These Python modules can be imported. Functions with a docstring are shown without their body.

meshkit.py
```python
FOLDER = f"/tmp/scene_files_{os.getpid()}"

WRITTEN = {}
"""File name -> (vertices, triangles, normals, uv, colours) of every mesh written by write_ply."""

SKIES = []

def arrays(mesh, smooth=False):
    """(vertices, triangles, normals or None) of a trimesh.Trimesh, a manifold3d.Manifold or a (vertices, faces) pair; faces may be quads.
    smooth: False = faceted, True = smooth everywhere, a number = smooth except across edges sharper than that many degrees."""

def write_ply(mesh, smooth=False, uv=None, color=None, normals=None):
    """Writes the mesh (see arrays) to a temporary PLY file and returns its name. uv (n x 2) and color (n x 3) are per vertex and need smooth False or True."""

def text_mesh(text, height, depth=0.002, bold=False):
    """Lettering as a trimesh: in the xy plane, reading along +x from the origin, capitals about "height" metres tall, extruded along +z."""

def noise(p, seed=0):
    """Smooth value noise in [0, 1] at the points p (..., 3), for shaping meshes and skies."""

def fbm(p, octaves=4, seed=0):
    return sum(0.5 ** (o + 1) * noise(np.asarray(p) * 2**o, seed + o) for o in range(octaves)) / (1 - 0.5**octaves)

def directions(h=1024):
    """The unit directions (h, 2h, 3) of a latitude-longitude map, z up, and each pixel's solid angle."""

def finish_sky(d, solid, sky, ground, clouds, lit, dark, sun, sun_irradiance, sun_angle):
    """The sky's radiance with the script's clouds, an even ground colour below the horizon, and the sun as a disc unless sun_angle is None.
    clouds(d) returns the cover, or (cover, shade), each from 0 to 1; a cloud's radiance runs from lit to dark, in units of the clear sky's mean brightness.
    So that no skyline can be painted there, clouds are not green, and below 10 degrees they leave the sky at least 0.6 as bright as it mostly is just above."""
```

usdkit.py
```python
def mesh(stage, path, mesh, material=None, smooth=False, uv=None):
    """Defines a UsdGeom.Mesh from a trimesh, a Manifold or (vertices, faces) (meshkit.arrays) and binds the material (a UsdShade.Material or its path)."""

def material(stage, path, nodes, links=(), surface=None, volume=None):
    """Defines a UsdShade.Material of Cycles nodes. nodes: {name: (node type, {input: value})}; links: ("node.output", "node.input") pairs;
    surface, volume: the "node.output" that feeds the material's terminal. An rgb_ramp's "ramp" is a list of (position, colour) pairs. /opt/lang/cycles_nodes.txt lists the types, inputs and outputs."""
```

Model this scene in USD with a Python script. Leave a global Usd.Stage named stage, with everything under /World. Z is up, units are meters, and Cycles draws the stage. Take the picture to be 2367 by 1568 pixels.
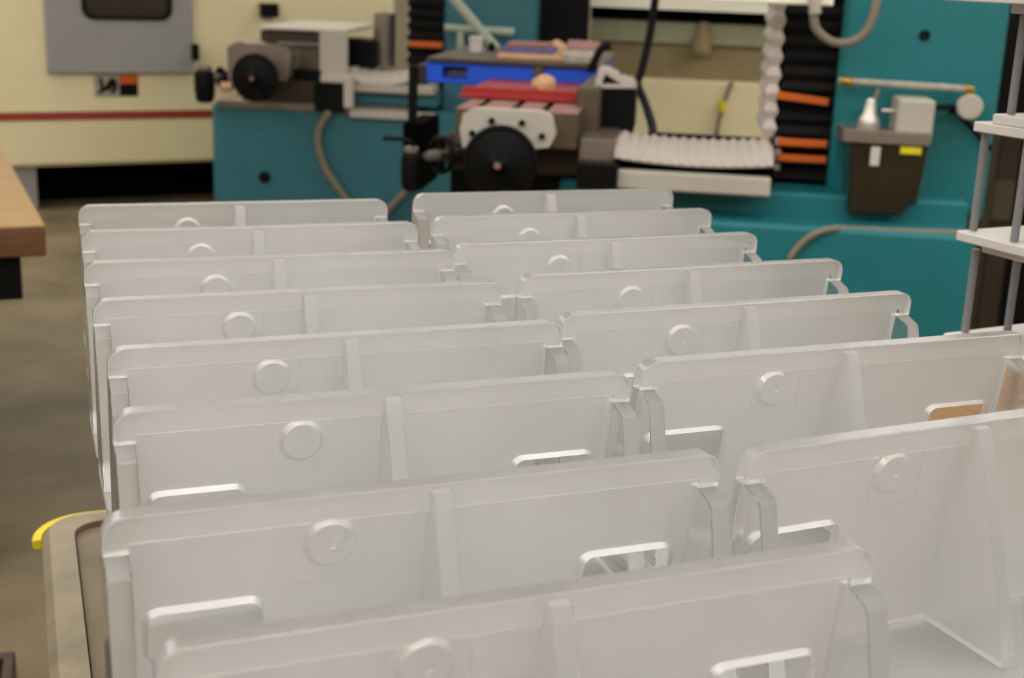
import math, numpy as np, trimesh, usdkit, manifold3d as m3
from shapely.geometry import Polygon
from pxr import Usd, UsdGeom, UsdLux, UsdShade, Gf, Sdf
stage = Usd.Stage.CreateInMemory()
UsdGeom.SetStageUpAxis(stage, 'Z'); UsdGeom.SetStageMetersPerUnit(stage, 1.0)
W_ = UsdGeom.Xform.Define(stage, '/World'); UsdGeom.Scope.Define(stage, '/World/Looks')
PI = math.pi
# ---------------------------------------------------------------- camera, light, exposure
F, PITCH, ROLL = 3070.2, 0.2709, 0.0393          # focal length in pixels of the 2367-wide frame, tilt down, roll
DECK = 0.91                                      # height of the board that carries the stands
EYE = np.array([0.0, 0.0, DECK + 0.342])
_f = np.array([0, math.cos(PITCH), -math.sin(PITCH)]); _x = np.array([1.0, 0, 0]); _u = np.cross(_x, _f)
RIGHT = math.cos(ROLL) * _x + math.sin(ROLL) * _u; UP = math.cos(ROLL) * _u - math.sin(ROLL) * _x
cam = UsdGeom.Camera.Define(stage, '/World/camera')
_m = Gf.Matrix4d(1)
for i, v in enumerate((RIGHT, UP, -_f, EYE)): _m.SetRow(i, Gf.Vec4d(*map(float, v), 1.0 if i == 3 else 0.0))
cam.AddTransformOp().Set(_m)
cam.CreateHorizontalApertureAttr(23.6); cam.CreateFocalLengthAttr(23.6 * F / 2367)
cam.CreateFStopAttr(8.0); cam.CreateFocusDistanceAttr(0.79); cam.CreateClippingRangeAttr(Gf.Vec2f(0.05, 100))
cam.CreateExposureAttr(-0.25)
LIGHT_LINES = [(y, tuple(-3.9 + 1.3 * i for i in range(7))) for y in (-2.4, -0.9, 0.7, 2.1, 7.4)] \
    + [(y, (k * 4.6, k * 3.1)) for y in (3.5, 4.5, 5.5) for k in (-1, 1)] + [(6.1, (-2.4,)), (6.1, (2.2,))]     # each line of fluorescent tubes: its y and its diffusers' x
LAMP_POWER, LAMP_COLOR, CEILING = 9.5, (1.0, 0.962, 0.912), 2.9

def at(px, py, D):
    """the point of the room at distance D ahead of the camera that the photograph shows at pixel px, py"""
    d = _f + (px - 1183.5) / F * RIGHT - (py - 784) / F * UP
    return EYE + d * (D / d[1])
# ---------------------------------------------------------------- materials
def lin(c):
    return tuple(((x / 255 + 0.055) / 1.055) ** 2.4 if x > 10 else x / 255 / 12.92 for x in c)
def mat(name, rgb, rough=0.5, metal=0.0, vary=0.12, scale=6.0, bump=0.0, spec=0.5, stretch=None, detail=4.0):
    a = np.array(lin(rgb)); lo, hi = np.clip(a * (1 - vary), 0, 1), np.clip(a * (1 + vary), 0, 1)
    n = {'tc': ('texture_coordinate', {}), 'mp': ('mapping', {'scale': stretch or (1, 1, 1)}), 'n': ('noise_texture', {'scale': scale, 'detail': detail, 'roughness': 0.6}),
         'r': ('rgb_ramp', {'ramp': [(0.3, tuple(lo)), (0.7, tuple(hi))]}),
         'p': ('principled_bsdf', {'roughness': rough, 'metallic': metal, 'specular_ior_level': spec})}
    l = [('tc.object', 'mp.vector'), ('mp.vector', 'n.vector'), ('n.fac', 'r.fac'), ('r.color', 'p.base_color')]
    if bump:
        n['b'] = ('bump', {'strength': bump, 'distance': 0.004}); l += [('n.fac', 'b.height'), ('b.normal', 'p.normal')]
    return usdkit.material(stage, '/World/Looks/' + name, n, l, surface='p.BSDF')
M = {}
def frosted(name, color, axis, front, back, edge, cf, cb, ce, cut=0.0):
    # acrylic sheet: a clear slab; the roughness and milkiness of its viewer-side face, its other face and its cut edges
    n, l = {'tc': ('texture_coordinate', {}), 'g': ('geometry', {}), 'sx': ('separate_xyz', {}), 'bf': ('math', {'math_type': 'multiply_add', 'value2': -2.0, 'value3': 1.0}), 'y': ('math', {'math_type': 'multiply'}),
            'lo': ('math', {'math_type': 'less_than', 'value2': -0.7}), 'hi': ('math', {'math_type': 'greater_than', 'value2': 0.7}),
            't': ('principled_bsdf', {'base_color': color, 'ior': 1.49, 'transmission_weight': 1.0}), 's': ('diffuse_bsdf', {'color': color}), 'm': ('mix_closure', {})}, \
           [('tc.normal', 'sx.vector'), ('g.backfacing', 'bf.value1'), ('sx.' + axis, 'y.value1'), ('bf.value', 'y.value2'), ('y.value', 'lo.value1'), ('y.value', 'hi.value1'), ('t.BSDF', 'm.closure1'), ('s.BSDF', 'm.closure2')]
    for k, (f, b, e), to in (('r', (front, back, edge), 't.roughness'), ('c', (cf, cb, ce), 'm.fac')):
        n[k + '1'] = ('math', {'math_type': 'multiply_add', 'value2': f - e, 'value3': e}); n[k + '2'] = ('math', {'math_type': 'multiply_add', 'value2': b - e})
        l += [('lo.value', k + '1.value1'), ('hi.value', k + '2.value1'), (k + '1.value', k + '2.value3'), (k + '2.value', to)]
    if cut:      # the routed pockets and holes below the top band have matt walls
        n |= {'oz': ('separate_xyz', {}), 'zl': ('math', {'math_type': 'less_than', 'value2': 0.0785}), 'ed': ('math', {'math_type': 'add'}), 'ne': ('math', {'math_type': 'subtract', 'value1': 1.0}), 'zc': ('math', {'math_type': 'multiply'}), 'c3': ('math', {'math_type': 'multiply_add', 'value2': cut})}
        l = [x for x in l if x[1] != 'm.fac'] + [('tc.object', 'oz.vector'), ('oz.z', 'zl.value1'), ('lo.value', 'ed.value1'), ('hi.value', 'ed.value2'), ('ed.value', 'ne.value2'), ('ne.value', 'zc.value1'), ('zl.value', 'zc.value2'), ('zc.value', 'c3.value1'), ('c2.value', 'c3.value3'), ('c3.value', 'm.fac')]
    return usdkit.material(stage, '/World/Looks/' + name, n, l, surface='m.closure')
M['acrylic'] = frosted('frosted_acrylic_panel', (0.992, 0.99, 0.988), 'y', 0.22, 0.52, 0.2, 0.09, 0.5, 0.0)
M['acrylic_edge'] = frosted('frosted_acrylic_gusset', (0.992, 0.99, 0.988), 'x', 0.35, 0.35, 0.5, 0.12, 0.12, 0.15)
M['acrylic_side'] = frosted('clear_acrylic_side_gusset', (0.992, 0.99, 0.988), 'x', 0.1, 0.1, 0.5, 0.02, 0.02, 0.1)
M['acrylic_base'] = frosted('frosted_acrylic_base', (0.992, 0.99, 0.988), 'z', 0.45, 0.45, 0.5, 0.1, 0.1, 0.0)
def paint(*a, **k): M[a[0]] = mat(*a, **k)
paint('board_laminate', (165, 161, 154), 0.5, vary=0.04)
paint('beige_enamel', (234, 222, 180), 0.45, vary=0.05, scale=2)
paint('cream_enamel', (255, 250, 232), 0.5, vary=0.03, scale=2)
paint('grey_enamel', (152, 150, 147), 0.45, vary=0.05, scale=2)
paint('teal_enamel', (24, 116, 124), 0.4, vary=0.1, scale=2.5)
paint('blue_teal_enamel', (50, 112, 126), 0.4, vary=0.1, scale=2.5)
paint('grey_green_enamel', (160, 162, 132), 0.5, vary=0.06)
paint('recess_tan', (150, 134, 98), 0.6, vary=0.15)
paint('red_stripe', (150, 55, 35), 0.5, vary=0.08)
paint('black_plastic', (11, 10, 10), 0.5, vary=0.2, spec=0.15)
paint('black_rubber', (13, 12, 12), 0.7, vary=0.2, spec=0.2)
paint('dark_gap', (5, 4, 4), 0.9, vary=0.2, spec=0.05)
paint('smoky_window', (62, 54, 44), 0.15, vary=0.25, scale=3)
paint('orange_plastic', (206, 96, 22), 0.5, vary=0.05)
paint('white_plastic', (205, 198, 188), 0.5, vary=0.03)
paint('print_grey', (170, 164, 150), 0.6, vary=0.2, scale=30)
paint('bellows_white', (196, 186, 178), 0.6, vary=0.05)
paint('brown_casting', (84, 71, 54), 0.5, vary=0.15)
paint('dark_brown', (58, 42, 30), 0.6, vary=0.2)
paint('oily_steel', (150, 138, 128), 0.35, 0.6, vary=0.15)
paint('bright_steel', (200, 196, 190), 0.3, 0.7, vary=0.1)
paint('cast_white', (186, 180, 168), 0.5, vary=0.06)
paint('blue_plastic', (14, 84, 220), 0.45, vary=0.08)
paint('red_plastic', (160, 34, 36), 0.5, vary=0.1)
paint('pink_dust', (158, 112, 104), 0.6, vary=0.1, scale=20)
paint('tan_cloth', (214, 172, 132), 0.85, vary=0.12, scale=20)
paint('violet_card', (96, 98, 150), 0.7, vary=0.1)
paint('brass', (170, 140, 70), 0.35, 0.8, vary=0.1)
paint('grey_hose', (128, 120, 104), 0.6, vary=0.1)
paint('yellow_label', (222, 205, 30), 0.5, vary=0.06, scale=20)
paint('oil_reservoir', (44, 36, 24), 0.15, vary=0.4, scale=7)
paint('pale_bar', (176, 186, 170), 0.45, vary=0.06)
paint('oak', (154, 119, 62), 0.5, vary=0.16, scale=9, stretch=(1, 12, 12))
paint('bench_wood', (146, 106, 50), 0.5, vary=0.16, scale=9, stretch=(12, 1, 12))
paint('oak_end', (96, 62, 36), 0.6, vary=0.2, scale=9, stretch=(1, 1, 12))
paint('rod_grey', (132, 132, 136), 0.25, vary=0.04)
paint('shelf_white', (206, 201, 196), 0.35, vary=0.02)
paint('cart_steel', (156, 145, 124), 0.42, 0.55, vary=0.22, scale=14, bump=0.1)
paint('cart_deck', (134, 120, 98), 0.5, 0.4, vary=0.25, scale=9)
paint('floor_concrete', (118, 105, 80), 0.55, vary=0.42, scale=2.6, bump=0.05, detail=8)
paint('plaster', (190, 180, 155), 0.8, vary=0.05, scale=1.5)
paint('ceiling_white', (225, 222, 214), 0.9, vary=0.03, scale=1.5)
def lamp_mat():
    return usdkit.material(stage, '/World/Looks/lamp_diffuser', {'e': ('emission', {'color': LAMP_COLOR, 'strength': LAMP_POWER})}, [], surface='e.emission')
M['lamp'] = lamp_mat()
# ---------------------------------------------------------------- mesh helpers
def mani(v, f):
    return m3.Manifold(m3.Mesh(np.asarray(v, np.float32), np.asarray(f, np.uint32)))
def prism(pts, h, c=0.0):
    """solid of a ccw outline standing on z = 0, h high, its two rims chamfered by c"""
    p = np.asarray(pts, float); n = len(p)
    if c:
        e0 = p - np.roll(p, 1, 0); e1 = np.roll(p, -1, 0) - p
        nrm = lambda e: np.stack([-e[:, 1], e[:, 0]], 1) / np.linalg.norm(e, axis=1)[:, None]
        a, b = nrm(e0), nrm(e1); q = p + (a + b) / (1 + (a * b).sum(1))[:, None] * c
        rings = [(q, 0), (p, c), (p, h - c), (q, h)]
    else:
        rings = [(p, 0), (p, h)]
    v = np.vstack([np.column_stack([r, np.full(n, z)]) for r, z in rings]); f = []
    for k in range(len(rings) - 1):
        for i in range(n):
            j = (i + 1) % n; a0, b0, a1, b1 = k * n + i, k * n + j, (k + 1) * n + i, (k + 1) * n + j
            f += [(a0, b0, b1), (a0, b1, a1)]
    tri = m3.triangulate([rings[0][0].astype(np.float64)])
    top = (len(rings) - 1) * n
    for a, b, d in tri: f += [(a, d, b), (top + a, top + b, top + d)]
    return trimesh.Trimesh(v, np.array(f), process=False)
def tm(man):
    m = man.to_mesh(); return trimesh.Trimesh(m.vert_properties[:, :3], m.tri_verts, process=False)
def to_man(t): return mani(t.vertices, t.faces)
def rrect(x0, z0, x1, z1, r, n=6):
    out = []
    for cx, cz, a in ((x1 - r, z0 + r, -90), (x1 - r, z1 - r, 0), (x0 + r, z1 - r, 90), (x0 + r, z0 + r, 180)):
        for k in range(n + 1):
            t = math.radians(a + 90 * k / n); out.append((cx + r * math.cos(t), cz + r * math.sin(t)))
    return out
def circ(x, z, r, n=40): return [(x + r * math.cos(2 * PI * k / n), z + r * math.sin(2 * PI * k / n)) for k in range(n)]
def stand_up(t):
    """extrusion axis z -> -y: an outline in (x, z) whose depth runs towards the viewer"""
    v = np.array(t.vertices); t = t.copy(); t.vertices = np.column_stack([v[:, 0], -v[:, 2], v[:, 1]]); return t
def side_on(t):
    """outline drawn in (y, z), extruded along x"""
    v = np.array(t.vertices); t = t.copy(); t.vertices = np.column_stack([v[:, 2], v[:, 0], v[:, 1]]); return t
def mv(t, d): t = t.copy(); t.apply_translation(d); return t
# ---------------------------------------------------------------- scene helpers
taken = {}
def path_of(name, parent):
    base = (str(parent.GetPath()) if parent else '/World') + '/' + name
    k = taken.get(base, -1) + 1; taken[base] = k
    return base if k == 0 else f'{base}_{k:03d}'
def tag(o, label=None, cat=None, group=None, kind=None):
    for k, v in (('label', label), ('category', cat), ('group', group), ('kind', kind)):
        if v: o.SetCustomDataByKey(k, v)
    return o
def obj(name, mesh, material, parent=None, smooth=30, label=None):
    p = usdkit.mesh(stage, path_of(name, parent), mesh, material, smooth=smooth).GetPrim()
    return tag(p, label)
def thing(name, label, cat, loc=(0, 0, 0), rz=0.0, group=None):
    x = UsdGeom.Xform.Define(stage, path_of(name, None))
    x.AddTranslateOp().Set(Gf.Vec3d(*map(float, loc))); x.AddRotateZOp().Set(math.degrees(rz))
    return tag(x.GetPrim(), label, cat, group)
def struct(name, mesh, material):
    return tag(obj(name, mesh, material), kind='structure')

# ================================================================ the stands
W, H, T, LEAN = 0.28, 0.1274, 0.010, math.tan(-0.1292)
UNITS = [('L', -0.2632, 1.2256, 0.3485), ('L', -0.2252, 1.1152, 0.359), ('L', -0.1878, 1.0043, 0.3599), ('L', -0.1482, 0.8981, 0.3664), ('L', -0.1066, 0.7912, 0.3777), ('L', -0.0714, 0.6844, 0.3752), ('L', -0.0386, 0.5594, 0.3818), ('L', 0.0095, 0.4588, 0.3896),
         ('R', 0.0232, 1.3578, 0.3502), ('R', 0.0486, 1.2422, 0.3659), ('R', 0.0733, 1.1257, 0.3708), ('R', 0.1257, 1.0225, 0.3841), ('R', 0.1512, 0.9125, 0.3948), ('R', 0.1964, 0.8089, 0.3811), ('R', 0.2305, 0.6731, 0.44)]
DRAFT = 0.0027
GX, GZ, BZ = 0.010, 0.1095, 0.008       # side gusset thickness and top, base thickness
def lean(t):
    v = np.array(t.vertices); v[:, 1] += v[:, 2] * LEAN; t = t.copy(); t.vertices = v; return t
def make_stand(label, loc, rz):
    o = thing('acrylic_display_stand', label, 'display stand', loc, rz, 'frosted acrylic display stands in two rows')
    w, g, e = W / 2, GX + 0.0004, 0.0003
    # upright panel: full width at its top band, notched at the sides for the gussets
    out = [(-w + g, BZ + e), (w - g, BZ + e), (w - g, GZ + e), (w, GZ + e)] + [p for p in rrect(-w, 0, w, H, 0.010, 8)[9:27]] + [(-w, GZ + e), (-w + g, GZ + e)]
    body = to_man(stand_up(prism(out, T, 0.0006)))
    cut = lambda pts, y0, y1: to_man(mv(stand_up(prism(pts, y1 - y0)), (0, -y0, 0)))
    zt = H - 0.0125
    def drafted(pts, depth, grow):
        # a hole whose walls flare towards the back of the panel
        p = np.array(pts); q = p - np.roll(p, 1, 0); r = np.roll(p, -1, 0) - p
        un = lambda e: np.stack([e[:, 1], -e[:, 0]], 1) / np.linalg.norm(e, axis=1)[:, None]
        nn = un(q) + un(r); nn /= np.linalg.norm(nn, axis=1)[:, None]; back, far = p + nn * grow, p + nn * grow * 1.2
        k = len(p); v = np.vstack([np.column_stack([a[:, 0], np.full(k, -y), a[:, 1]]) for a, y in ((p, depth), (far, -0.2 * depth))])
        f = [t for i in range(k) for t in ((i, (i + 1) % k, (i + 1) % k + k), (i, (i + 1) % k + k, i + k))] + [(0, i + 1, i) for i in range(1, k - 1)] + [(k, k + i, k + i + 1) for i in range(1, k - 1)]
        t = trimesh.Trimesh(v, np.array(f), process=False)
        if t.volume < 0: t.invert()
        return to_man(t)
    body -= cut([(-w + g, -0.01), (w - g, -0.01), (w - g, zt), (-w + g, zt)], T - 0.0022, T + 0.01)     # shallow pocket below the band
    cx, cz, s = -0.0456, 0.1017, 0.0158
    body -= cut(rrect(cx - s, cz - s - 0.0015, cx + s, cz + s - 0.0035, 0.002), T - 0.0032, T + 0.01)  # square field round the dial
    body -= drafted(circ(cx, cz, 0.0096, 56), T - 0.0050, DRAFT * .9)                                   # blind round socket moulded from behind
    body += cut(circ(cx, cz, 0.0024, 24), T - 0.0066, T - 0.0045)
    for x0, x1 in ((-0.122, -0.0762), (0.0762, 0.122)):
        body -= drafted(rrect(x0, 0.0555, x1, 0.0776, 0.0042), T + 0.001, DRAFT)
    obj('panel', lean(tm(body)), M['acrylic'], o, 25)
    y = -T
    mid = [(y + 0.0020, BZ + e), (y - 0.0565, BZ + e), (y - 0.0565, BZ + 0.006), (y - 0.006, H - 0.0035), (y - 0.0048, H - 0.0022), (y - e, H - 0.0022), (y - e, zt - e), (y + 0.0020, zt - e)]
    obj('gusset', lean(mv(side_on(prism(mid[::-1], 0.009, 0.0005)), (-0.0045, 0, 0))), M['acrylic_edge'], o, 25)
    side = [(0, BZ + e), (y - 0.046, BZ + e), (y - 0.046, BZ + 0.006), (y - 0.0125, GZ - 0.005), (y - 0.0105, GZ - 0.0035), (y + 0.001, GZ), (0, GZ)]
    for x in (-w, w - GX):
        obj('gusset', lean(mv(side_on(prism(side[::-1], GX, 0.0005)), (x, 0, 0))), M['acrylic_side'], o, 25)
    base = prism(rrect(-w, -0.088, w, 0.0, 0.003, 3), BZ, 0.0006)
    obj('base_plate', base, M['acrylic_base'], o, 25)
    return o
def copy_of(first, loc, rz, label):
    was = first.GetCustomData()
    x = UsdGeom.Xform.Define(stage, path_of(first.GetName(), None))
    x.GetPrim().GetReferences().AddInternalReference(first.GetPath())
    UsdGeom.XformCommonAPI(x)
    x.GetPrim().GetAttribute('xformOp:translate').Set(Gf.Vec3d(*map(float, loc))); x.GetPrim().GetAttribute('xformOp:rotateZ').Set(math.degrees(rz))
    x.GetPrim().SetInstanceable(True)
    return tag(x.GetPrim(), label, was['category'], was['group'])
def turned(u, v, a=0.36): return (u * math.cos(a) - v * math.sin(a), u * math.sin(a) + v * math.cos(a))   # cart axes -> room axes
NTH = ['', 'second', 'third', 'fourth', 'fifth', 'sixth', 'seventh', 'eighth']
first = None
for k, (row, x, y, a) in enumerate(UNITS):
    n, total = (7 - k, 8) if row == 'L' else (14 - k, 7)
    where = 'row beside the shelf tower' if row == 'R' else 'row along the open floor'
    place = 'foremost' if n == 0 else 'rearmost' if n == total - 1 else f'{NTH[n]} from the front'
    label = f'frosted acrylic stand, {where}, {place}'
    if first is None: first = make_stand(label, (x, y, DECK), a)
    else: copy_of(first, (x, y, DECK), a, label)

# ================================================================ general shapes
def rbox(x0, x1, y0, y1, z0, z1, c=0.004):
    c = min(c, (x1 - x0) * .3, (y1 - y0) * .3, (z1 - z0) * .3)
    t = stand_up(prism(rrect(x0, z0, x1, z1, c, 2), y1 - y0, c * 0.9)); return mv(t, (0, y1, 0))
def outline(pts, y0, y1, c=0.003): return mv(stand_up(prism(pts, y1 - y0, c)), (0, y1, 0))
def lathe(profile, at_=(0, 0, 0), axis='z', n=32):
    """profile: (radius, height) pairs from one end to the other, closed on the axis"""
    p = np.asarray(profile, float); a = np.arange(n) * 2 * PI / n; v, f = [], []
    for r, z in p: v += [(r * math.cos(t), r * math.sin(t), z) for t in a]
    k = len(p)
    for i in range(k - 1):
        for j in range(n):
            q = (j + 1) % n; f += [(i * n + j, i * n + q, (i + 1) * n + q), (i * n + j, (i + 1) * n + q, (i + 1) * n + j)]
    v += [(0, 0, p[0, 1]), (0, 0, p[-1, 1])]; b, t_ = k * n, k * n + 1
    for j in range(n):
        q = (j + 1) % n; f += [(b, q, j), (t_, (k - 1) * n + j, (k - 1) * n + q)]
    v = np.array(v)
    if axis == 'y': v = v[:, [0, 2, 1]] * [1, -1, 1]      # heights run towards the viewer
    if axis == 'x': v = v[:, [2, 0, 1]]
    return trimesh.Trimesh(v + np.array(at_), np.array(f), process=False)
def rod(r, h, at_, axis='z', n=20, c=0.002): return lathe([(r - c, 0), (r, c), (r, h - c), (r - c, h)], at_, axis, n)
def ring(R, r, at_, axis='y', n=40, m=10):
    v, f = [], []
    for i in range(n):
        t = 2 * PI * i / n
        for j in range(m):
            s = 2 * PI * j / m; q = R + r * math.cos(s); v.append((q * math.cos(t), q * math.sin(t), r * math.sin(s)))
    for i in range(n):
        for j in range(m):
            a, b, c, d = i * m + j, ((i + 1) % n) * m + j, ((i + 1) % n) * m + (j + 1) % m, i * m + (j + 1) % m; f += [(a, b, c), (a, c, d)]
    v = np.array(v)
    if axis == 'y': v = v[:, [0, 2, 1]] * [1, -1, 1]
    if axis == 'x': v = v[:, [2, 0, 1]]
    return trimesh.Trimesh(v + np.array(at_), np.array(f), process=False)
def tube(pts, r, n=10, steps=6):
    p = np.array(pts, float)
    if len(p) > 2:
        q = np.vstack([2 * p[0] - p[1], p, 2 * p[-1] - p[-2]]); out = []
        for i in range(1, len(q) - 2):
            for k in range(steps):
                t = k / steps; a, b, c, d = q[i - 1:i + 3]
                out.append(.5 * (2 * b + (c - a) * t + (2 * a - 5 * b + 4 * c - d) * t * t + (3 * b - a - 3 * c + d) * t ** 3))
        p = np.array(out + [p[-1]])
    tan = np.gradient(p, axis=0); tan /= np.linalg.norm(tan, axis=1)[:, None]
    ref = np.array([0.3, 1, 0.2]); v, f = [], []
    for c, t in zip(p, tan):
        a = np.cross(t, ref); a /= np.linalg.norm(a); b = np.cross(t, a)
        v += [c + r * (math.cos(s) * a + math.sin(s) * b) for s in np.arange(n) * 2 * PI / n]
    k = len(p)
    for i in range(k - 1):
        for j in range(n):
            q = (j + 1) % n; f += [(i * n + j, i * n + q, (i + 1) * n + q), (i * n + j, (i + 1) * n + q, (i + 1) * n + j)]
    v += [p[0], p[-1]]
    for j in range(n): f += [(k * n, (j + 1) % n, j), (k * n + 1, (k - 1) * n + j, (k - 1) * n + (j + 1) % n)]
    t = trimesh.Trimesh(np.array(v), np.array(f), process=False)
    if t.volume < 0: t.invert()
    return t
def join(*ts): return trimesh.util.concatenate(ts)
def lump(size, at_, seed, rough=0.25):
    s = trimesh.creation.icosphere(3); v = np.array(s.vertices)
    import meshkit
    v *= (1 + rough * (meshkit.fbm(v * 1.7 + 5, 3, seed) - .5) * 2)[:, None]; v *= np.array(size); v[:, 2] = np.maximum(v[:, 2], -size[2] * .55)
    v[:, 2] += size[2] * .55
    return trimesh.Trimesh(v + np.array(at_), s.faces, process=False)
def pleats_x(x0, x1, n, prof, amp, sag=0.0):
    """bellows along x: prof is the open section (y, z) from front bottom over the top to the back; folds stand amp proud"""
    p = np.array(prof, float); d = np.gradient(p, axis=0); nn = np.column_stack([-d[:, 1], d[:, 0]]); nn /= np.linalg.norm(nn, axis=1)[:, None]
    v, f, xs = [], [], np.linspace(x0, x1, 2 * n + 1); m = len(p)
    for i, x in enumerate(xs):
        dz = np.array([0, -sag * (1 - (2 * i / (2 * n) - 1) ** 2)]); o = p + nn * (amp if i % 2 else 0) + dz; q = p - nn * 0.004 + dz
        v += [(x, a, b) for a, b in o] + [(x, a, b) for a, b in q[::-1]]
    k = 2 * m
    for i in range(len(xs) - 1):
        for j in range(k):
            a, b = i * k + j, i * k + (j + 1) % k; f += [(a, b, b + k), (a, b + k, a + k)]
    for i, fl in ((0, 1), (len(xs) - 1, 0)):
        for j in range(m - 1):
            a, b, c, d_ = i * k + j, i * k + j + 1, i * k + k - 2 - j, i * k + k - 1 - j
            f += [(a, c, b), (a, d_, c)] if fl else [(a, b, c), (a, c, d_)]
    t = trimesh.Trimesh(np.array(v), np.array(f), process=False)
    if t.volume < 0: t.invert()
    return t
def pleats_z(x0, x1, y0, y1, z0, z1, n, amp):
    v, f, zs = [], [], np.linspace(z0, z1, 2 * n + 1)
    for i, z in enumerate(zs):
        a = amp if i % 2 else 0; v += [(x0 - a, y0 - a, z), (x1 + a, y0 - a, z), (x1 + a, y1 + a, z), (x0 - a, y1 + a, z)]
    for i in range(2 * n):
        for j in range(4):
            a, b = 4 * i + j, 4 * i + (j + 1) % 4; f += [(a, b, b + 4), (a, b + 4, a + 4)]
    e = 8 * n; f += [(0, 2, 1), (0, 3, 2), (e, e + 1, e + 2), (e, e + 2, e + 3)]
    return trimesh.Trimesh(np.array(v), np.array(f), process=False)
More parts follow.
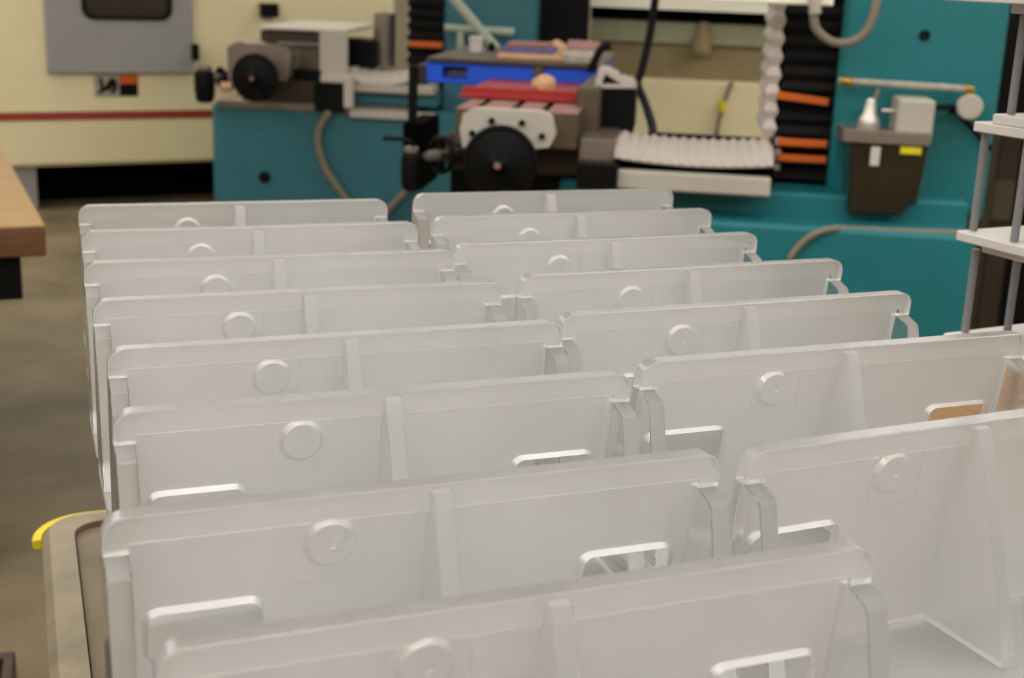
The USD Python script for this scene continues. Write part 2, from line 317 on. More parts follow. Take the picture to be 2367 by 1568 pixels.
class Rig:
    """a thing standing at (x, y) turned by rz; measures its own front planes from the photograph and builds parts there at real size"""
    def __init__(s, name, label, cat, x, y, rz, group=None, z=0.0):
        s.p, s.rz = np.array([x, y, z]), rz
        s.root = thing(name, label, cat, s.p, rz, group)
    def pt(s, px, py, y=0.0):
        c, n = math.cos(s.rz), math.sin(s.rz); d = _f + (px - 1183.5) / F * RIGHT - (py - 784) / F * UP
        R_ = np.array([[c, n, 0], [-n, c, 0], [0, 0, 1]]); o, d = R_ @ (EYE - s.p), R_ @ d
        return o + d * ((y - o[1]) / d[1])
    def rect(s, r, y=0.0):
        mx, my = (r[0] + r[2]) / 2, (r[1] + r[3]) / 2
        return s.pt(r[0], my, y)[0], s.pt(r[2], my, y)[0], s.pt(mx, r[3], y)[2], s.pt(mx, r[1], y)[2]
    def box(s, name, r, y, depth, material, parent=None, c=0.004, z0=None, z1=None, label=None):
        x0, x1, a, b = s.rect(r, y); a = a if z0 is None else z0 - s.p[2]; b = b if z1 is None else z1 - s.p[2]
        return obj(name, rbox(x0, x1, y, y + depth, a, b, c), M[material], parent or s.root, label=label)
    def sc(s, y=0.0): return abs(s.pt(1284, 300, y)[0] - s.pt(1184, 300, y)[0]) / 100      # metres per pixel there
    def hose(s, name, pix, y, rpx, material, parent=None, label=None):
        ys = y if np.ndim(y) else [y] * len(pix)
        return obj(name, tube([s.pt(*p, q) for p, q in zip(pix, ys)], rpx * s.sc(ys[0])), M[material], parent or s.root, True, label)
    def wheel(s, name, px, py, rpx, y, label=None):
        c, r = s.pt(px, py, y), rpx * s.sc(y)
        h = obj(name, join(ring(r * .92, r * .085, c), lathe([(.2 * r, -.02), (.86 * r, -.012), (.86 * r, .008), (.3 * r, .02), (.2 * r, .03)], c, 'y', 36)), M['black_plastic'], s.root, label=label)
        obj('hub', lathe([(.17 * r, 0), (.17 * r, .04), (.09 * r, .045), (.09 * r, .055)], c, 'y', 20), M['black_plastic'], h); obj('hub_cap', rod(.085 * r, .006, c + [0, -.055, 0], 'y'), M['pink_dust'], h)
        obj('crank_handle', lathe([(.010, 0), (.013, .02), (.016, .06), (.011, .085)], c + [r * .3, 0, -r * .72], 'y', 16), M['black_plastic'], h)
        return h
    def side_wheel(s, px, py, rpx, y, grip):
        """the cross handwheel, its axle pointing away along -x, and the upright grip on its crank"""
        c, r = s.pt(px, py, y), rpx * s.sc(y)
        t = join(ring(r * .88, r * .13, (0, 0, 0), 'x'), rbox(-.012, .012, -.85 * r, .85 * r, -.14 * r, .14 * r), rbox(-.012, .012, -.12 * r, .12 * r, -.85 * r, .85 * r))
        t.apply_transform(trimesh.transformations.rotation_matrix(.85, [0, 0, 1])); h = obj('handwheel', mv(t, c), M['black_plastic'], s.root)
        hb = lathe([(.2 * r, -.05), (.3 * r, -.02), (.3 * r, .03), (.2 * r, .10)], (0, 0, 0), 'x', 20); hb.apply_transform(trimesh.transformations.rotation_matrix(.85, [0, 0, 1]))
        obj('hub', mv(hb, c), M['oily_steel'], h)
        g, w, hh = s.pt(grip[0], grip[1], y - .03), grip[2] / 2 * s.sc(y), grip[3] / 2 * s.sc(y)
        obj('crank_handle', lathe([(.55 * w, -hh), (.85 * w, -.9 * hh), (w, -.3 * hh), (w, .5 * hh), (.8 * w, .7 * hh)], g, 'z', 20), M['black_plastic'], h)
        obj('grip_cap', lathe([(.55 * w, .72 * hh), (.7 * w, .75 * hh), (.7 * w, .95 * hh), (.4 * w, hh)], g, 'z', 20), M['oily_steel'], h)
        obj('crank_arm', tube([g + [0, .02, .3 * hh], c + [-.01, 0, 0]], .011), M['black_plastic'], h)
        return h

# ================================================================ the room
FX0, FX1, FY0, FY1 = -6.5, 6.5, -4.0, 10.5
struct('floor', rbox(FX0, FX1, FY0, FY1, -.1, 0, 0), M['floor_concrete'])
struct('ceiling', rbox(FX0, FX1, FY0, FY1, CEILING + .1, CEILING + .2, 0), M['ceiling_white'])
for n, b in (('wall_back', (FX0, FX1, FY1, FY1 + .1)), ('wall_left', (FX0 - .1, FX0, FY0, FY1)), ('wall_right', (FX1, FX1 + .1, FY0, FY1)), ('wall_front', (FX0, FX1, FY0 - .1, FY0))):
    struct(n, rbox(*b, 0, CEILING + .1, 0), M['plaster'])
for y, xs in LIGHT_LINES:      # above the frame: the fluorescent fittings that light the shop
    long = len(xs) > 2
    t = thing('ceiling_light', 'long line of fluorescent lights hung across the workshop' if long else 'short fluorescent light hung over the machines' , 'ceiling light', (0, y, CEILING), 0, 'long fluorescent light lines' if long else 'short fluorescent lights')
    obj('housing', rbox(min(xs) - .66, max(xs) + .66, -.2, .2, .02, .1), M['white_plastic'], t)
    for x in xs: obj('diffuser', rbox(x - .62, x + .62, -.17, .17, -.01, .0195), M['lamp'], t)

# ================================================================ cart, riser and board under the stands
A = 0.36
cart = thing('steel_cart', 'grey steel cart with a rounded rim under the acrylic stands', 'cart', (0, 0, 0), A)
def ringed(x0, y0, x1, y1, r, wdt, z0, z1, c=0.004):
    a = to_man(mv(prism(rrect(x0, y0, x1, y1, r, 8), z1 - z0, c), (0, 0, z0)))
    return tm(a - to_man(mv(prism(rrect(x0 + wdt, y0 + wdt, x1 - wdt, y1 - wdt, max(r - wdt * .6, .01), 8), 1), (0, 0, z0 - .2))))
CX0, CX1, CY0, CY1, CZ = -.002, .665, .12, 1.312, DECK - .2
obj('rim', ringed(CX0, CY0, CX1, CY1, .045, .030, CZ - .045, CZ, .007), M['cart_steel'], cart)
obj('deck', mv(prism(rrect(CX0 + .0315, CY0 + .0315, CX1 - .0315, CY1 - .0315, .022, 4), .03), (0, 0, CZ - .036)), M['cart_deck'], cart)
arc = tm(to_man(ringed(CX0 - .009, CY0 - .009, CX1 + .009, CY1 + .009, .054, .0085, CZ - .014, CZ - .005, .002)) ^ to_man(rbox(CX0 - .02, CX0 + .12, CY1 - .052, CY1 + .02, CZ - .06, CZ + .01, 0)))
obj('bumper_tape', arc, M['yellow_label'], cart, label='yellow tape round the corner of the rim')
for sx in (CX0 + .05, CX1 - .05):
    for sy in (CY0 + .06, CY1 - .06):
        g = obj('leg', rod(.018, CZ - .038 - .12, (sx, sy, .12)), M['cart_steel'], cart)
        obj('caster', join(rod(.055, .03, (sx - .015, sy, .055), 'x'), rbox(sx - .024, sx + .024, sy - .02, sy + .02, .06, .121)), M['black_rubber'], g)
obj('lower_shelf', rbox(CX0 + .03, CX1 - .03, CY0 + .04, CY1 - .04, .2, .22), M['cart_deck'], cart)
rs = thing('riser_box', 'white laminate riser box standing on the steel cart under the stands', 'box', (0, 0, CZ - .006), A)
rz1 = DECK - .02 - (CZ - .006)
obj('side_panel', tm(to_man(rbox(.09, .60, .22, 1.25, 0, rz1 - .0005)) - to_man(rbox(.105, .585, .235, 1.235, -.01, rz1 - .015, 0))), M['board_laminate'], rs)
bd = obj('support_board', mv(prism([turned(*p) for p in rrect(.062, .18, .63, 1.285, .01, 3)], .0198, .002), (0, 0, DECK - .02)), M['board_laminate'])
tag(bd, 'pale laminate board carrying both rows of acrylic stands', 'board')

# ================================================================ acrylic shelf tower on its wooden bench
def ground(px, py, z):
    d = _f + (px - 1183.5) / F * RIGHT - (py - 784) / F * UP; return EYE + d * ((z - EYE[2]) / d[2])
BT = DECK - .062
wb = thing('wooden_bench', 'light wooden bench under the acrylic shelf tower', 'bench', (*turned(.70, .35), 0), A)
for i in range(6): obj('plank', rbox(.0, 1.1, .14 * i + .001, .14 * (i + 1) - .001, BT - .04, BT, .002), M['bench_wood'], wb)
obj('apron', rbox(.03, 1.07, .03, .81, BT - .13, BT - .0405), M['oak_end'], wb)
for sx in (.07, 1.03):
    for sy in (.07, .77): obj('leg', rbox(sx - .035, sx + .035, sy - .035, sy + .035, 0, BT - .1305), M['oak_end'], wb)
TC = ground(2208, 527, 1.048); TA = -1.08
tower = thing('acrylic_shelf_tower', 'tiered white acrylic shelf tower with thin grey rods', 'shelf tower', (TC[0], TC[1], BT), TA)
tl = lambda p: (math.cos(TA) * (p[0] - TC[0]) + math.sin(TA) * (p[1] - TC[1]), -math.sin(TA) * (p[0] - TC[0]) + math.cos(TA) * (p[1] - TC[1]))
levels, TH = [BT + .0172, .952, 1.046, 1.150, 1.2495], .0085
spots = [[tl(ground(2345, 940, .87))], [tl(ground(2231, 763, .954)), tl(ground(2329, 760, .954))], [tl(ground(2250, 527, 1.048)), tl(ground(2345, 553, 1.048))], [tl(ground(2337, 264, 1.150))]]
for i, z in enumerate(levels):
    big, small = (0.0, 0.0, .22, .30), (.016, .016, .21, .29)
    if i == 3: big, small = (.0, .004, .22, .30), (.018, .006, .205, .29)
    if i == 4: big, small = (-.03, -.02, .22, .30), (.0, .03, .21, .29)
    for k, r_ in enumerate((big, small) if i == 3 else (small, big)):
        obj('shelf', mv(prism(rrect(*r_, .004, 3), TH - .0002, .0008), (0, 0, z - 2 * TH + TH * k - BT)), M['shelf_white'], tower)
for i, sp in enumerate(spots):
    for p in list(sp) + [(.19, .27), (.05, .27)] + ([(.05, .05)] if i == 0 else []) + ([(.06, .12)] if i == 3 else []):
        obj('rod', rod(.0036, levels[i + 1] - 2 * TH - .0006 - levels[i], (*p, levels[i] + .0002 - BT), n=14, c=.0004), M['rod_grey'], tower)

# ================================================================ oak workbench and crate at the floor side
oc = ground(104, 521, .75); od = ground(0, 335, .75) - oc; OA = math.atan2(-od[0], od[1])
ob = thing('oak_workbench', 'oak topped workbench with a thick dark front edge', 'workbench', (oc[0], oc[1], 0), OA)
for i in range(8): obj('plank', rbox(-1.2, 0, .2 * i + .0005, .2 * (i + 1) - .0005, .745, .75, .001), M['oak'], ob)
obj('top_edge', rbox(-1.2, 0, 0, 1.6, .69, .7448, .004), M['oak_end'], ob, label='dark brown edge of the top')
obj('drawer_frame', rbox(-1.15, -.045, .03, 1.5, .60, .6895), M['black_plastic'], ob)
for sx in (-1.1, -.2):
    for sy in (.12, 1.44): obj('leg', rbox(sx - .03, sx + .03, sy - .03, sy + .03, 0, .5995), M['black_plastic'], ob)
cr = ground(10, 1500, .3)
ck = thing('wooden_crate', 'dark brown wooden crate on the floor beside the cart', 'crate', (cr[0] + .02, cr[1] - .42, 0), .3)
for i in range(3):
    for y0 in (0, .385): obj('slat', rbox(-.2, .12, y0, y0 + .015, .02 + .1 * i, .1 + .1 * i), M['dark_brown'], ck)
    for x0 in (-.2, .105): obj('slat', rbox(x0, x0 + .015, .0155, .3845, .02 + .1 * i, .1 + .1 * i), M['dark_brown'], ck)
obj('bottom', rbox(-.184, .104, .0155, .3845, 0, .019), M['dark_brown'], ck)

# ================================================================ near milling machine
def origin(px, py, D): p = at(px, py, D); return p[0], p[1]
N = Rig('milling_machine', 'nearer teal milling machine, red cover on its table, white bellows and orange bands', 'milling machine', *origin(1183, 400, 3.4), -.12)
cx, cy = 1925, 505
N.box('base', (1400, 522, 2250, 700), -.06, .8, 'teal_enamel', z0=0, c=.012)
N.box('pedestal', (1290, 442, 2240, 530), .10, .6, 'teal_enamel', c=.01)
N.box('column', (1934, -60, 2310, 505), .2, .62, 'teal_enamel', c=.015)
N.box('rear_guard', (2270, -60, 2440, 300), .7, .1, 'black_plastic')
b = N.rect((1811, -60, 1930, 428), .26)
vb = obj('vertical_bellows', pleats_z(b[0], b[1], .26, .6, b[2], b[3], 14, .012), M['black_rubber'], N.root)
e_ = N.rect((1783, -60, 1806, 318), .25)
we = obj('pleated_edge', pleats_z(e_[0], e_[1] - .004, .25, .56, e_[2], e_[3], 9, .009), M['bellows_white'], N.root, label='white pleats down the side of the black bellows')
e2 = N.rect((1790, 318, 1806, 395), .25); obj('edge_flap', rbox(e2[0], e2[1], .25, .5, e2[2], e2[3]), M['bellows_white'], N.root)
for r, t in (((1797, 214, 1915, 242), .10), ((1797, 322, 1912, 339), .0), ((1797, 359, 1910, 375), .0)):
    x0, x1, z0, z1 = N.rect(r, .235); m_ = (z0 + z1) / 2; h = (z1 - z0) / 2 - (.006 if t else 0)
    obj('orange_band', outline([(x0, m_ - h + t * .06), (x1, m_ - h - t * .06), (x1, m_ + h - t * .06), (x0, m_ + h + t * .06)], .225, .2455, .002), M['orange_plastic'], N.root)
x0, x1, z0, z1 = N.rect((1420, 322, 1790, 392), .0)
hb = obj('bellows', pleats_x(x0, x1, 15, [(.0, z0 + .018), (.01, z0 + .034), (.05, z0 + .056), (.28, z0 + .052), (.30, z0 - .01)], .009, .011), M['bellows_white'], N.root)
q = N.pt(1640, 322, .38); obj('bellows_back_cover', rbox(x0 + .07, x1, .41, .44, q[2] - .06, q[2] + .006), M['black_rubber'], N.root)
N.box('bellows_end_plate', (1338, 322, 1422, 378), .02, .3, 'oily_steel')
N.box('recess', (1415, 380, 1790, 425), .035, .3, 'dark_gap')
N.box('way_rail', (1425, 404, 1782, 446), -.03, .045, 'cast_white')
N.box('rail_wiper', (1333, 380, 1426, 441), -.06, .15, 'black_plastic')
# table: its end faces the camera, T-slots run away from it
x0, x1, z0, z1 = N.rect((1052, 258, 1334, 340), 0)
tb = to_man(rbox(x0, x1, 0, .9, z0, z1, .004))
sx = [N.pt(px, 258, 0)[0] for px in (1098, 1181, 1252)]
for s_ in sx: tb -= to_man(rbox(s_ - .009, s_ + .009, -.02, .92, z1 - .016, z1 + .02, 0)); tb -= to_man(rbox(s_ - .016, s_ + .016, -.02, .92, z1 - .03, z1 - .0155, 0))
obj('table', tm(tb), M['brown_casting'], N.root)
for a_, b_ in zip([x0] + [s_ + .0095 for s_ in sx], [s_ - .0095 for s_ in sx] + [x1]):
    obj('table_land', rbox(a_ + .001, b_ - .001, .002, .25, z1 + .0003, z1 + .0018, .0005), M['pink_dust'], N.root)
for s_ in sx: obj('t_slot', rbox(s_ - .0085, s_ + .0085, .003, .25, z1 - .0157, z1 - .008, 0), M['dark_gap'], N.root)
TOPZ, TX0, TX1 = z1, x0, x1
N.box('saddle', (1030, 318, 1385, 402), .10, .5, 'dark_brown', c=.01)
N.box('saddle_side', (1330, 205, 1384, 322), .18, .5, 'brown_casting', c=.008)
N.box('cross_slide', (1040, 395, 1345, 470), .16, .5, 'black_plastic')
pl = [N.pt(*p_, -.05)[[0, 2]] for p_ in ((1074, 333), (1068, 300), (1076, 266), (1094, 256), (1250, 264), (1268, 274), (1277, 312), (1266, 335), (1225, 340), (1196, 312), (1155, 304), (1112, 312))]
bk = obj('end_bracket', outline(pl, -.052, -.0005, .006), M['cast_white'], N.root)
for px, py in ((1137, 279), (1207, 284), (1253, 315), (1092, 308)): obj('bolt', lathe([(.008, 0), (.008, .008), (.004, .008), (.004, .003)], N.pt(px, py, -.0525), 'y', 14), M['black_plastic'], bk)
obj('spindle', rod(.02, .09, N.pt(1157, 377, .02) , 'y'), M['oily_steel'], N.root)
N.wheel('handwheel', 1157, 377, 88, -.10)
N.side_wheel(1020, 358, 46, .05, (950, 390, 48, 104))
obj('cross_shaft', rod(.014, .10, N.pt(1030, 358, .08), 'x'), M['black_plastic'], N.root)
obj('clamp_lever', tube([N.pt(885, 320, .0), N.pt(940, 324, .0), N.pt(965, 345, .04)], .006), M['black_plastic'], N.root)
# long bed cover with blue plastic trough at the far end of the table
x0, x1, z0, z1 = N.rect((985, 150, 1384, 200), .8)
bt = to_man(rbox(x0, x1, .8, 1.5, z0, z1, .003)); w0 = N.rect((1022, 154, 1080, 181), .8); bt -= to_man(rbox(w0[0], w0[1], .7, 1.0, w0[2], w0[3], .002))
def local(r, t): c, s = math.cos(r.rz), math.sin(r.rz); v = np.array(t.vertices); t = t.copy(); t.vertices = np.column_stack([c * v[:, 0] - s * v[:, 1], s * v[:, 0] + c * v[:, 1], v[:, 2]]) + r.p; return t
def loose(r, name, mesh, material, label, cat, group=None): return tag(obj(name, local(r, mesh), M[material]), label, cat, group)
tr = thing('blue_bin', 'long blue plastic bin set across the milling table under a grey board', 'bin', N.p, N.rz)
obj('bin_body', tm(bt), M['blue_plastic'], tr)
obj('bin_insert', rbox(w0[0] + .001, w0[1] - .001, .86, .9, w0[2] + .001, w0[2] + .025), M['grey_enamel'], tr)
dv = N.rect((1234, 152, 1254, 200), .79); obj('divider_strip', rbox(dv[0], dv[1], .787, .7995, dv[2], dv[3]), M['brown_casting'], tr)
for r in ((1062, 200, 1095, 260), (1300, 200, 1330, 260)):
    q = N.rect(r, .85); obj('foot', rbox(q[0], q[1], .84, .89, TOPZ + .0022 - 0, z0 - .0005), M['dark_brown'], tr)
BRD = rbox(x0 + .004, x1 + .012, .785, 1.5, z1 + .0005, z1 + .0125, .003)
loose(N, 'grey_board', BRD, 'brown_casting', 'brownish grey board lying on the blue bin and carrying odds and ends', 'board')
BZ1 = z1 + .013
def onboard(px, py): # a point on the board's top
    d = N.pt(px, py, 1.0) - N.pt(px, py, .9); o = N.pt(px, py, .9); return o + d * ((BZ1 - o[2]) / d[2])
w1 = onboard(1100, 122); loose(N, 'white_jar', mv(lathe([(.018, 0), (.022, .003), (.022, .040), (.024, .041), (.024, .052), (.021, .054)], n=28), w1), 'white_plastic', 'white plastic jar standing on the grey board above the blue bin', 'jar')
w2 = onboard(1136, 118); loose(N, 'black_bottle', mv(lathe([(.012, 0), (.014, .003), (.014, .02), (.007, .025), (.007, .03)], n=20), w2), 'black_plastic', 'small black bottle beside the white jar on the grey board', 'bottle')
z_ = BZ1
for nm, m_, lb, ct, r, dy, h in (('cardboard_tray', 'tan_cloth', 'flat tan cardboard tray at the bottom of the small pile on the grey board', 'tray', (1152, 100, 1306, 134), .0, .018),
                                 ('violet_folder', 'violet_card', 'violet folder lying on the tan cardboard tray', 'folder', (1156, 100, 1274, 122), .03, .016),
                                 ('grey_pad', 'pink_dust', 'pinkish grey pad topping the pile on the violet folder', 'pad', (1166, 90, 1266, 100), .06, .014)):
    x0, x1, _, _ = N.rect(r, .87); loose(N, nm, rbox(x0, x1, .86 + dy, 1.12 - dy, z_ + .0004, z_ + h, .003), m_, lb, ct); z_ += h
w3 = onboard(1287, 105); loose(N, 'tan_rag', lump((.034, .04, .03), N.pt(1287, 100, 1.2) * [1, 0, 0] + [0, 1.2, BZ1 + .001], 3), 'tan_cloth', 'crumpled tan rag behind the pile on the grey board', 'rag')
x0, x1, _, _ = N.rect((1308, 90, 1382, 140), .9)
nb = thing('notepad', 'pink and white notepad propped up on the grey board', 'notepad', N.p, N.rz)
wedge = [(.83, BZ1 + .001), (1.0, BZ1 + .001), (1.0, BZ1 + .055), (.985, BZ1 + .058), (.83, BZ1 + .02)]
obj('block', mv(side_on(prism(wedge, x1 - x0, .001)), (x0, 0, 0)), M['print_grey'], nb)
obj('cover', mv(side_on(prism([(.90, BZ1 + .0385), (.985, BZ1 + .0595), (.985, BZ1 + .062), (.90, BZ1 + .041)], x1 - x0, .0004)), (x0, 0, 0)), M['pink_dust'], nb, label='pink cover')
N.hose('bracket_arm', [(1362, 165), (1376, 138), (1390, 112), (1412, 106)], .74, 9, 'black_plastic')
q = N.pt(1257, 200, .5); loose(N, 'tan_glove', lump((.035, .05, .028), [q[0], .5, TOPZ + .016], 5, .2), 'tan_cloth', 'small tan work glove lying on the red cover', 'glove')
x0, x1 = N.rect((1075, 195, 1338, 240), .35)[:2]
rc = to_man(rbox(x0, x1, .26, .83, TOPZ + .0025, TOPZ + .015, .002)) 
loose(N, 'red_cover', tm(rc + to_man(rbox(x0, x1, .30, .325, TOPZ + .0025, TOPZ + .03, .002))), 'red_plastic', 'flat red plastic cover lying over the T-slot table', 'cover')
# limit switch box and post
N.box('switch_box', (1378, 206, 1468, 298), .3, .12, 'black_plastic', c=.004)
N.box('switch_box_foot', (1382, 298, 1462, 326), .32, .1, 'brown_casting')
lid = [N.pt(*p_, .3)[[0, 2]] for p_ in ((1372, 205), (1470, 205), (1466, 192), (1400, 158), (1384, 158))]
hole = [N.pt(*p_, .3)[[0, 2]] for p_ in ((1390, 194), (1436, 194), (1400, 170))]
obj('switch_box_lid', tm(to_man(outline(lid, .29, .42, .003)) - to_man(outline(hole, .25, .41, 0))), M['cast_white'], N.root)
N.box('lid_insert', (1388, 168, 1440, 196), .35, .05, 'brown_casting')
N.box('post', (943, 152, 962, 290), .8, .03, 'black_plastic'); N.box('post_foot', (930, 286, 975, 440), .78, .3, 'dark_gap')
N.box('tail_bracket', (960, 150, 986, 196), .82, .2, 'dark_brown')
# air and oil pipes on the column
Y = .145
N.hose('air_pipe', [(1938, 187), (2232, 205)], Y, 8, 'print_grey'); N.hose('pipe_elbow', [(2226, 204), (2243, 206), (2246, 222)], Y, 8, 'brass')
obj('pipe_fitting', rod(.013, .03, N.pt(1943, 188, Y) - [.0, 0, 0], 'x'), M['brass'], N.root)
g = obj('gauge', lathe([(.012, -.02), (.031, -.018), (.032, .012), (.028, .016)], N.pt(2240, 247, Y), 'y', 28), M['cast_white'], N.root); obj('gauge_stem', rod(.012, .03, N.pt(2238, 226, Y) + [0, 0, -.005]), M['brass'], g)
N.hose('pipe_link', [(2160, 248), (2212, 248)], Y, 7, 'black_plastic')
N.hose('drain_cable', [(2195, 255), (2215, 262), (2255, 305), (2290, 345)], .17, 7, 'black_rubber')
N.hose('coolant_hose', [(1880, -30), (1881, 30), (1888, 68), (1925, 97), (1970, 96), (2003, 70), (2022, 25), (2030, -30)], [.1] * 8, 10, 'grey_hose')
N.hose('hose_end', [(1884, -30), (1884, 32)], .098, 14, 'cast_white')
N.box('hose_bracket', (1700, -60, 1930, 10), .12, .05, 'cream_enamel')
obj('plug', lathe([(.014, 0), (.014, .004), (.009, .004), (.009, -.002)], N.pt(2137, 82, .2), 'y', 18), M['black_plastic'], N.root)
obj('plug', lathe([(.018, 0), (.018, .004), (.01, .004)], N.pt(2225, 494, .2), 'y', 18), M['black_plastic'], N.root)
pump = N.box('oil_pump', (2073, 230, 2159, 333), .06, .13, 'cast_white', c=.008)
x0, x1, z0, z1 = N.rect((1957, 334, 2138, 498), .05)
rv = outline([(x0 + .012, z0), (x1 - .05, z0), (x1 - .03, z0 + .03), (x1 - .012, z0 + .032), (x1, z1), (x0, z1)], .05, .19, .006); obj('oil_reservoir', rv, M['oil_reservoir'], pump)
N.box('reservoir_bracket', (1948, 304, 2152, 335), .045, .15, 'oily_steel', pump)
N.box('yellow_label', (2081, 341, 2130, 357), .047, .0025, 'yellow_label', pump, .0005)
N.box('level_sight', (2012, 340, 2034, 384), .044, .0055, 'white_plastic', pump, .001)
q = N.pt(2008, 283, .1)
obj('filter_bowl', lathe([(.010, -.035), (.024, -.030), (.030, -.012), (.026, .010), (.018, .022), (.014, .05), (.010, .06)], q, 'z', 24), M['bright_steel'], pump)
N.hose('oil_line', [(2012, 252), (2032, 206)], .12, 5, 'grey_hose', pump); N.hose('oil_line', [(2038, 256), (2076, 256)], .1, 5, 'bright_steel', pump)
N.hose('floor_cable', [(1822, 600), (1850, 565), (1885, 540), (1925, 529), (1965, 530), (2100, 536), (2240, 540)], [-.075, -.07, -.07, -.06, -.04, -.03, -.03], 8, 'grey_hose')
cb = Rig('control_cabinet', 'dark control cabinet behind the shelf tower', 'cabinet', *origin(2360, 400, 4.0), -.12)
cb.box('body', (2296, 300, 2620, 600), .3, .5, 'dark_brown', z0=0, c=.01); cb.box('access_panel', (2296, 418, 2342, 512), .285, .0145, 'brown_casting')
cb.box('door', (2350, 320, 2600, 600), .285, .0145, 'black_plastic', z0=.1)
# ================================================================ far milling machine
R = Rig('milling_machine', 'blue teal bed milling machine standing farther back before the beige machining centre', 'milling machine', *origin(800, 300, 6.0), -.08)
R.box('base', (491, 252, 1080, 460), 0, .55, 'blue_teal_enamel', z0=0, c=.015)
R.box('base_ledge', (500, 240, 945, 258), -.01, .5, 'oily_steel'); R.box('way_rail', (808, 258, 1005, 277), -.03, .019, 'cast_white')
R.box('pedestal', (815, 214, 1010, 244), .05, .5, 'blue_teal_enamel'); R.box('rail', (812, 196, 1000, 216), .0, .4, 'cast_white')
x0, x1, z0, z1 = R.rect((800, 152, 948, 196), .0)
obj('bellows', pleats_x(x0, x1, 7, [(.0, z0 + .02), (.012, z0 + .04), (.08, z0 + .066), (.34, z0 + .06), (.38, z0)], .009, .022), M['bellows_white'], R.root)
b = R.rect((948, -60, 1020, 232), .2); obj('vertical_bellows', pleats_z(b[0], b[1], .2, .55, b[2], b[3], 11, .014), M['black_rubber'], R.root)
for r in ((947, 96, 1022, 110), (950, 182, 985, 194)): R.box('orange_band', r, .165, .0205, 'orange_plastic', c=.002)
R.box('column', (1021, -60, 1233, 330), .2, .6, 'blue_teal_enamel', c=.015)
R.box('rear_guard', (1225, -60, 1356, 330), .5, .1, 'black_plastic')
R.hose('guard_rail', [(1028, 64), (1188, 74)], .1, 9, 'pale_bar'); R.hose('guard_rail_post', [(1064, 70), (1064, 122)], .1, 8, 'pale_bar')
R.hose('support_arm', [(1030, -25), (1148, 114)], .0, 11, 'pale_bar')
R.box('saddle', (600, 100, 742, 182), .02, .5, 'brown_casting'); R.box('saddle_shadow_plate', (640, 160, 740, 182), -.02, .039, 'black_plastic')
R.box('cross_slide', (560, 182, 740, 240), .0, .45, 'dark_brown')
x0, x1, z0, z1 = R.rect((598, 66, 802, 72), .0)
obj('table_lid', rbox(x0, x1, -.0, .75, z0, z1 + .004, .006), M['white_plastic'], R.root)
R.box('table_front', (602, 73, 738, 98), .02, .6, 'dark_brown'); R.box('side_panel', (738, 72, 803, 186), .0, .019, 'cast_white'); R.box('table_edge', (640, 98, 738, 106), .0, .1, 'oily_steel')
R.box('chip_guard', (740, 176, 815, 192), -.05, .05, 'bellows_white'); R.box('chip_guard_leg', (794, 190, 815, 250), -.05, .04, 'bellows_white')
R.box('motor_box', (726, 192, 795, 258), -.04, .2, 'black_plastic')
R.box('drive_motor', (788, 92, 862, 156), .15, .2, 'black_plastic'); obj('drive_motor_end', rod(R.sc() * 26, .25, R.pt(888, 156, .3), 'z', c=.008) , M['oily_steel'], R.root)
obj('end_bracket', outline([R.pt(*p_, -.14)[[0, 2]] for p_ in ((532, 180), (530, 112), (548, 102), (650, 112), (668, 128), (660, 182))], -.14, .018, .01), M['oily_steel'], R.root)
R.wheel('handwheel', 590, 180, 56, -.24)
R.side_wheel(510, 178, 24, -.1, (473, 194, 48, 86))
obj('cross_shaft', rod(.024, .14, R.pt(512, 176, -.08), 'x'), M['black_plastic'], R.root)
obj('knob', rod(.022, .05, R.pt(512, 200, -.12), 'x'), M['tan_cloth'], R.root)
R.hose('coolant_hose', [(762, 258), (738, 295), (735, 335), (750, 385), (775, 425), (806, 470)], -.03, 9, 'grey_hose')
R.hose('drain_hose', [(880, 505), (915, 466), (950, 432), (975, 415)], -.05, 9, 'grey_hose')
obj('plug', lathe([(.028, -.002), (.028, .004), (.02, .006)], R.pt(612, 410, 0), 'y', 20), M['black_plastic'], R.root)
q = R.pt(545, 470, -.05); obj('levelling_foot', lathe([(.11, 0), (.11, .03), (.05, .05), (.03, .12)], [q[0], .1 * 0 - .12, 0], 'z', 24), M['black_rubber'], R.root)
# ================================================================ beige machining centres
o1 = at(490, 470, 6.965)
B = Rig('machining_centre', 'beige machining centre with a grey windowed door and a red stripe', 'machining centre', o1[0], o1[1], .5)
u0, u1, zb = B.pt(-90, 300)[0], B.pt(913, 100)[0], B.pt(490, 374)[2]
obj('body', rbox(u0, u1, 0, 1.4, zb, 2.3, .02), M['beige_enamel'], B.root)
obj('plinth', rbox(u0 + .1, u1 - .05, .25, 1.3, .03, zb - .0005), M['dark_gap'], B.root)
for px in (56, 860):
    q = B.pt(px, 420, .06)[0]; obj('foot', rbox(q - .06, q + .06, .05, .2, 0, zb - .0005), M['grey_enamel'], B.root)
B.box('stripe', (-90, 258, 492, 277), -.004, .0042, 'red_stripe', c=.001, z1=None)
dr = B.rect((104, -60, 446, 170), -.03)
dm = to_man(rbox(dr[0], dr[1], -.03, -.0005, dr[2], 1.9, .006)); wn = B.rect((186, -80, 397, 47), -.03)
dm -= to_man(outline(rrect(wn[0], wn[2], wn[1], 1.75, .06, 6), -.1, .05, 0))
d_o = obj('door', tm(dm), M['grey_enamel'], B.root)
obj('window', outline(rrect(wn[0] + .001, wn[2] + .001, wn[1] - .001, 1.749, .059, 6), -.02, -.008, 0), M['smoky_window'], d_o)
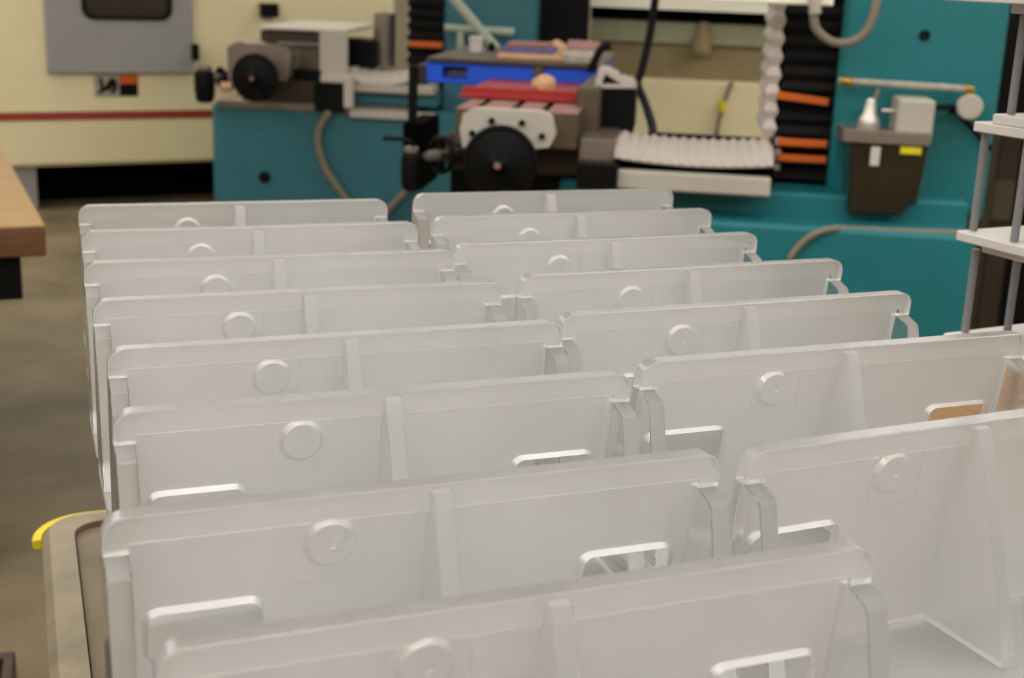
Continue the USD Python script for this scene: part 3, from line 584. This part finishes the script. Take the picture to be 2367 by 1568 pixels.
obj('window_seal', tm(to_man(outline(rrect(wn[0] + .0005, wn[2] + .0005, wn[1] - .0005, 1.7495, .06, 6), -.036, -.0205, 0)) - to_man(outline(rrect(wn[0] + .02, wn[2] + .02, wn[1] - .02, 1.73, .045, 6), -.05, .05, 0))), M['black_rubber'], d_o)
B.box('door_handle', (446, 102, 461, 140), -.06, .0595, 'black_plastic')
lb = B.box('logo_plate', (218, 172, 276, 224), -.004, .0037, 'print_grey', c=.0005)
for st in ([(232, 180), (236, 200), (244, 206), (252, 192), (262, 182)], [(228, 216), (240, 206), (252, 204), (266, 188)], [(262, 182), (268, 200), (258, 216)]):
    B.hose('logo_stroke', st, -.0045, 3.2, 'black_plastic', lb)
B.box('logo_block', (274, 172, 320, 194), -.005, .0047, 'orange_plastic', c=.0005, label='orange upper half of the emblem'); B.box('logo_block', (277, 194, 319, 222), -.005, .0047, 'black_plastic', c=.0005, label='black lower half of the emblem')
B.box('sensor_box', (606, 8, 645, 40), -.05, .0495, 'black_plastic')
C = Rig('machining_centre', 'cream machining centre with a lit hood and a brown recess behind the bellows', 'machining centre', *origin(1575, 300, 6.7), -.09)
C.box('lower_cabinet', (1364, 190, 1990, 470), 0, .9, 'beige_enamel', z0=.05, c=.01); C.box('recess_back', (1362, 100, 1990, 200), .12, .5, 'recess_tan')
C.box('mid_panel', (1364, 50, 1990, 106), .08, .5, 'grey_green_enamel'); C.box('hood_gap', (1366, 22, 1985, 54), .05, .5, 'dark_gap')
x0, x1, z0, z1 = C.rect((1364, -10, 1990, 28), -.05)
obj('hood', mv(side_on(prism([(-.05, z0), (.6, z0), (.6, z0 + .3), (.3, z0 + .3), (-.05, z0 + .06)], x1 - x0, .006)), (x0, 0, 0)), M['cream_enamel'], C.root)
C.hose('conduit', [(1395, 138), (1600, 160), (1800, 182)], .2, 6, 'oily_steel'); C.hose('conduit', [(1395, 165), (1600, 178), (1800, 196)], .22, 7, 'dark_brown')
q = C.pt(1622, 118, .04); obj('coolant_motor', lathe([(.04, -.02), (.05, .0), (.045, .07), (.03, .09), (.02, .14)], q, 'z', 24), M['recess_tan'], C.root)
C.hose('drip_line', [(1692, 190), (1682, 215), (1670, 248), (1660, 285), (1654, 330)], -.03, 5, 'grey_hose'); obj('connector', rod(.02, .05, C.pt(1668, 258, -.03)), M['yellow_label'], C.root)
hz = tag(obj('power_cable', tube([at(*p_, D_) for p_, D_ in (((1520, -40), 4.6), ((1503, 75), 4.6), ((1484, 160), 4.55), ((1474, 195), 4.5), ((1490, 235), 4.4), ((1506, 285), 4.2), ((1512, 330), 4.0), ((1516, 372), 3.9))], .014), M['black_rubber'], smooth=True), 'thick black cable hanging in front of the cream machining centre', 'cable')
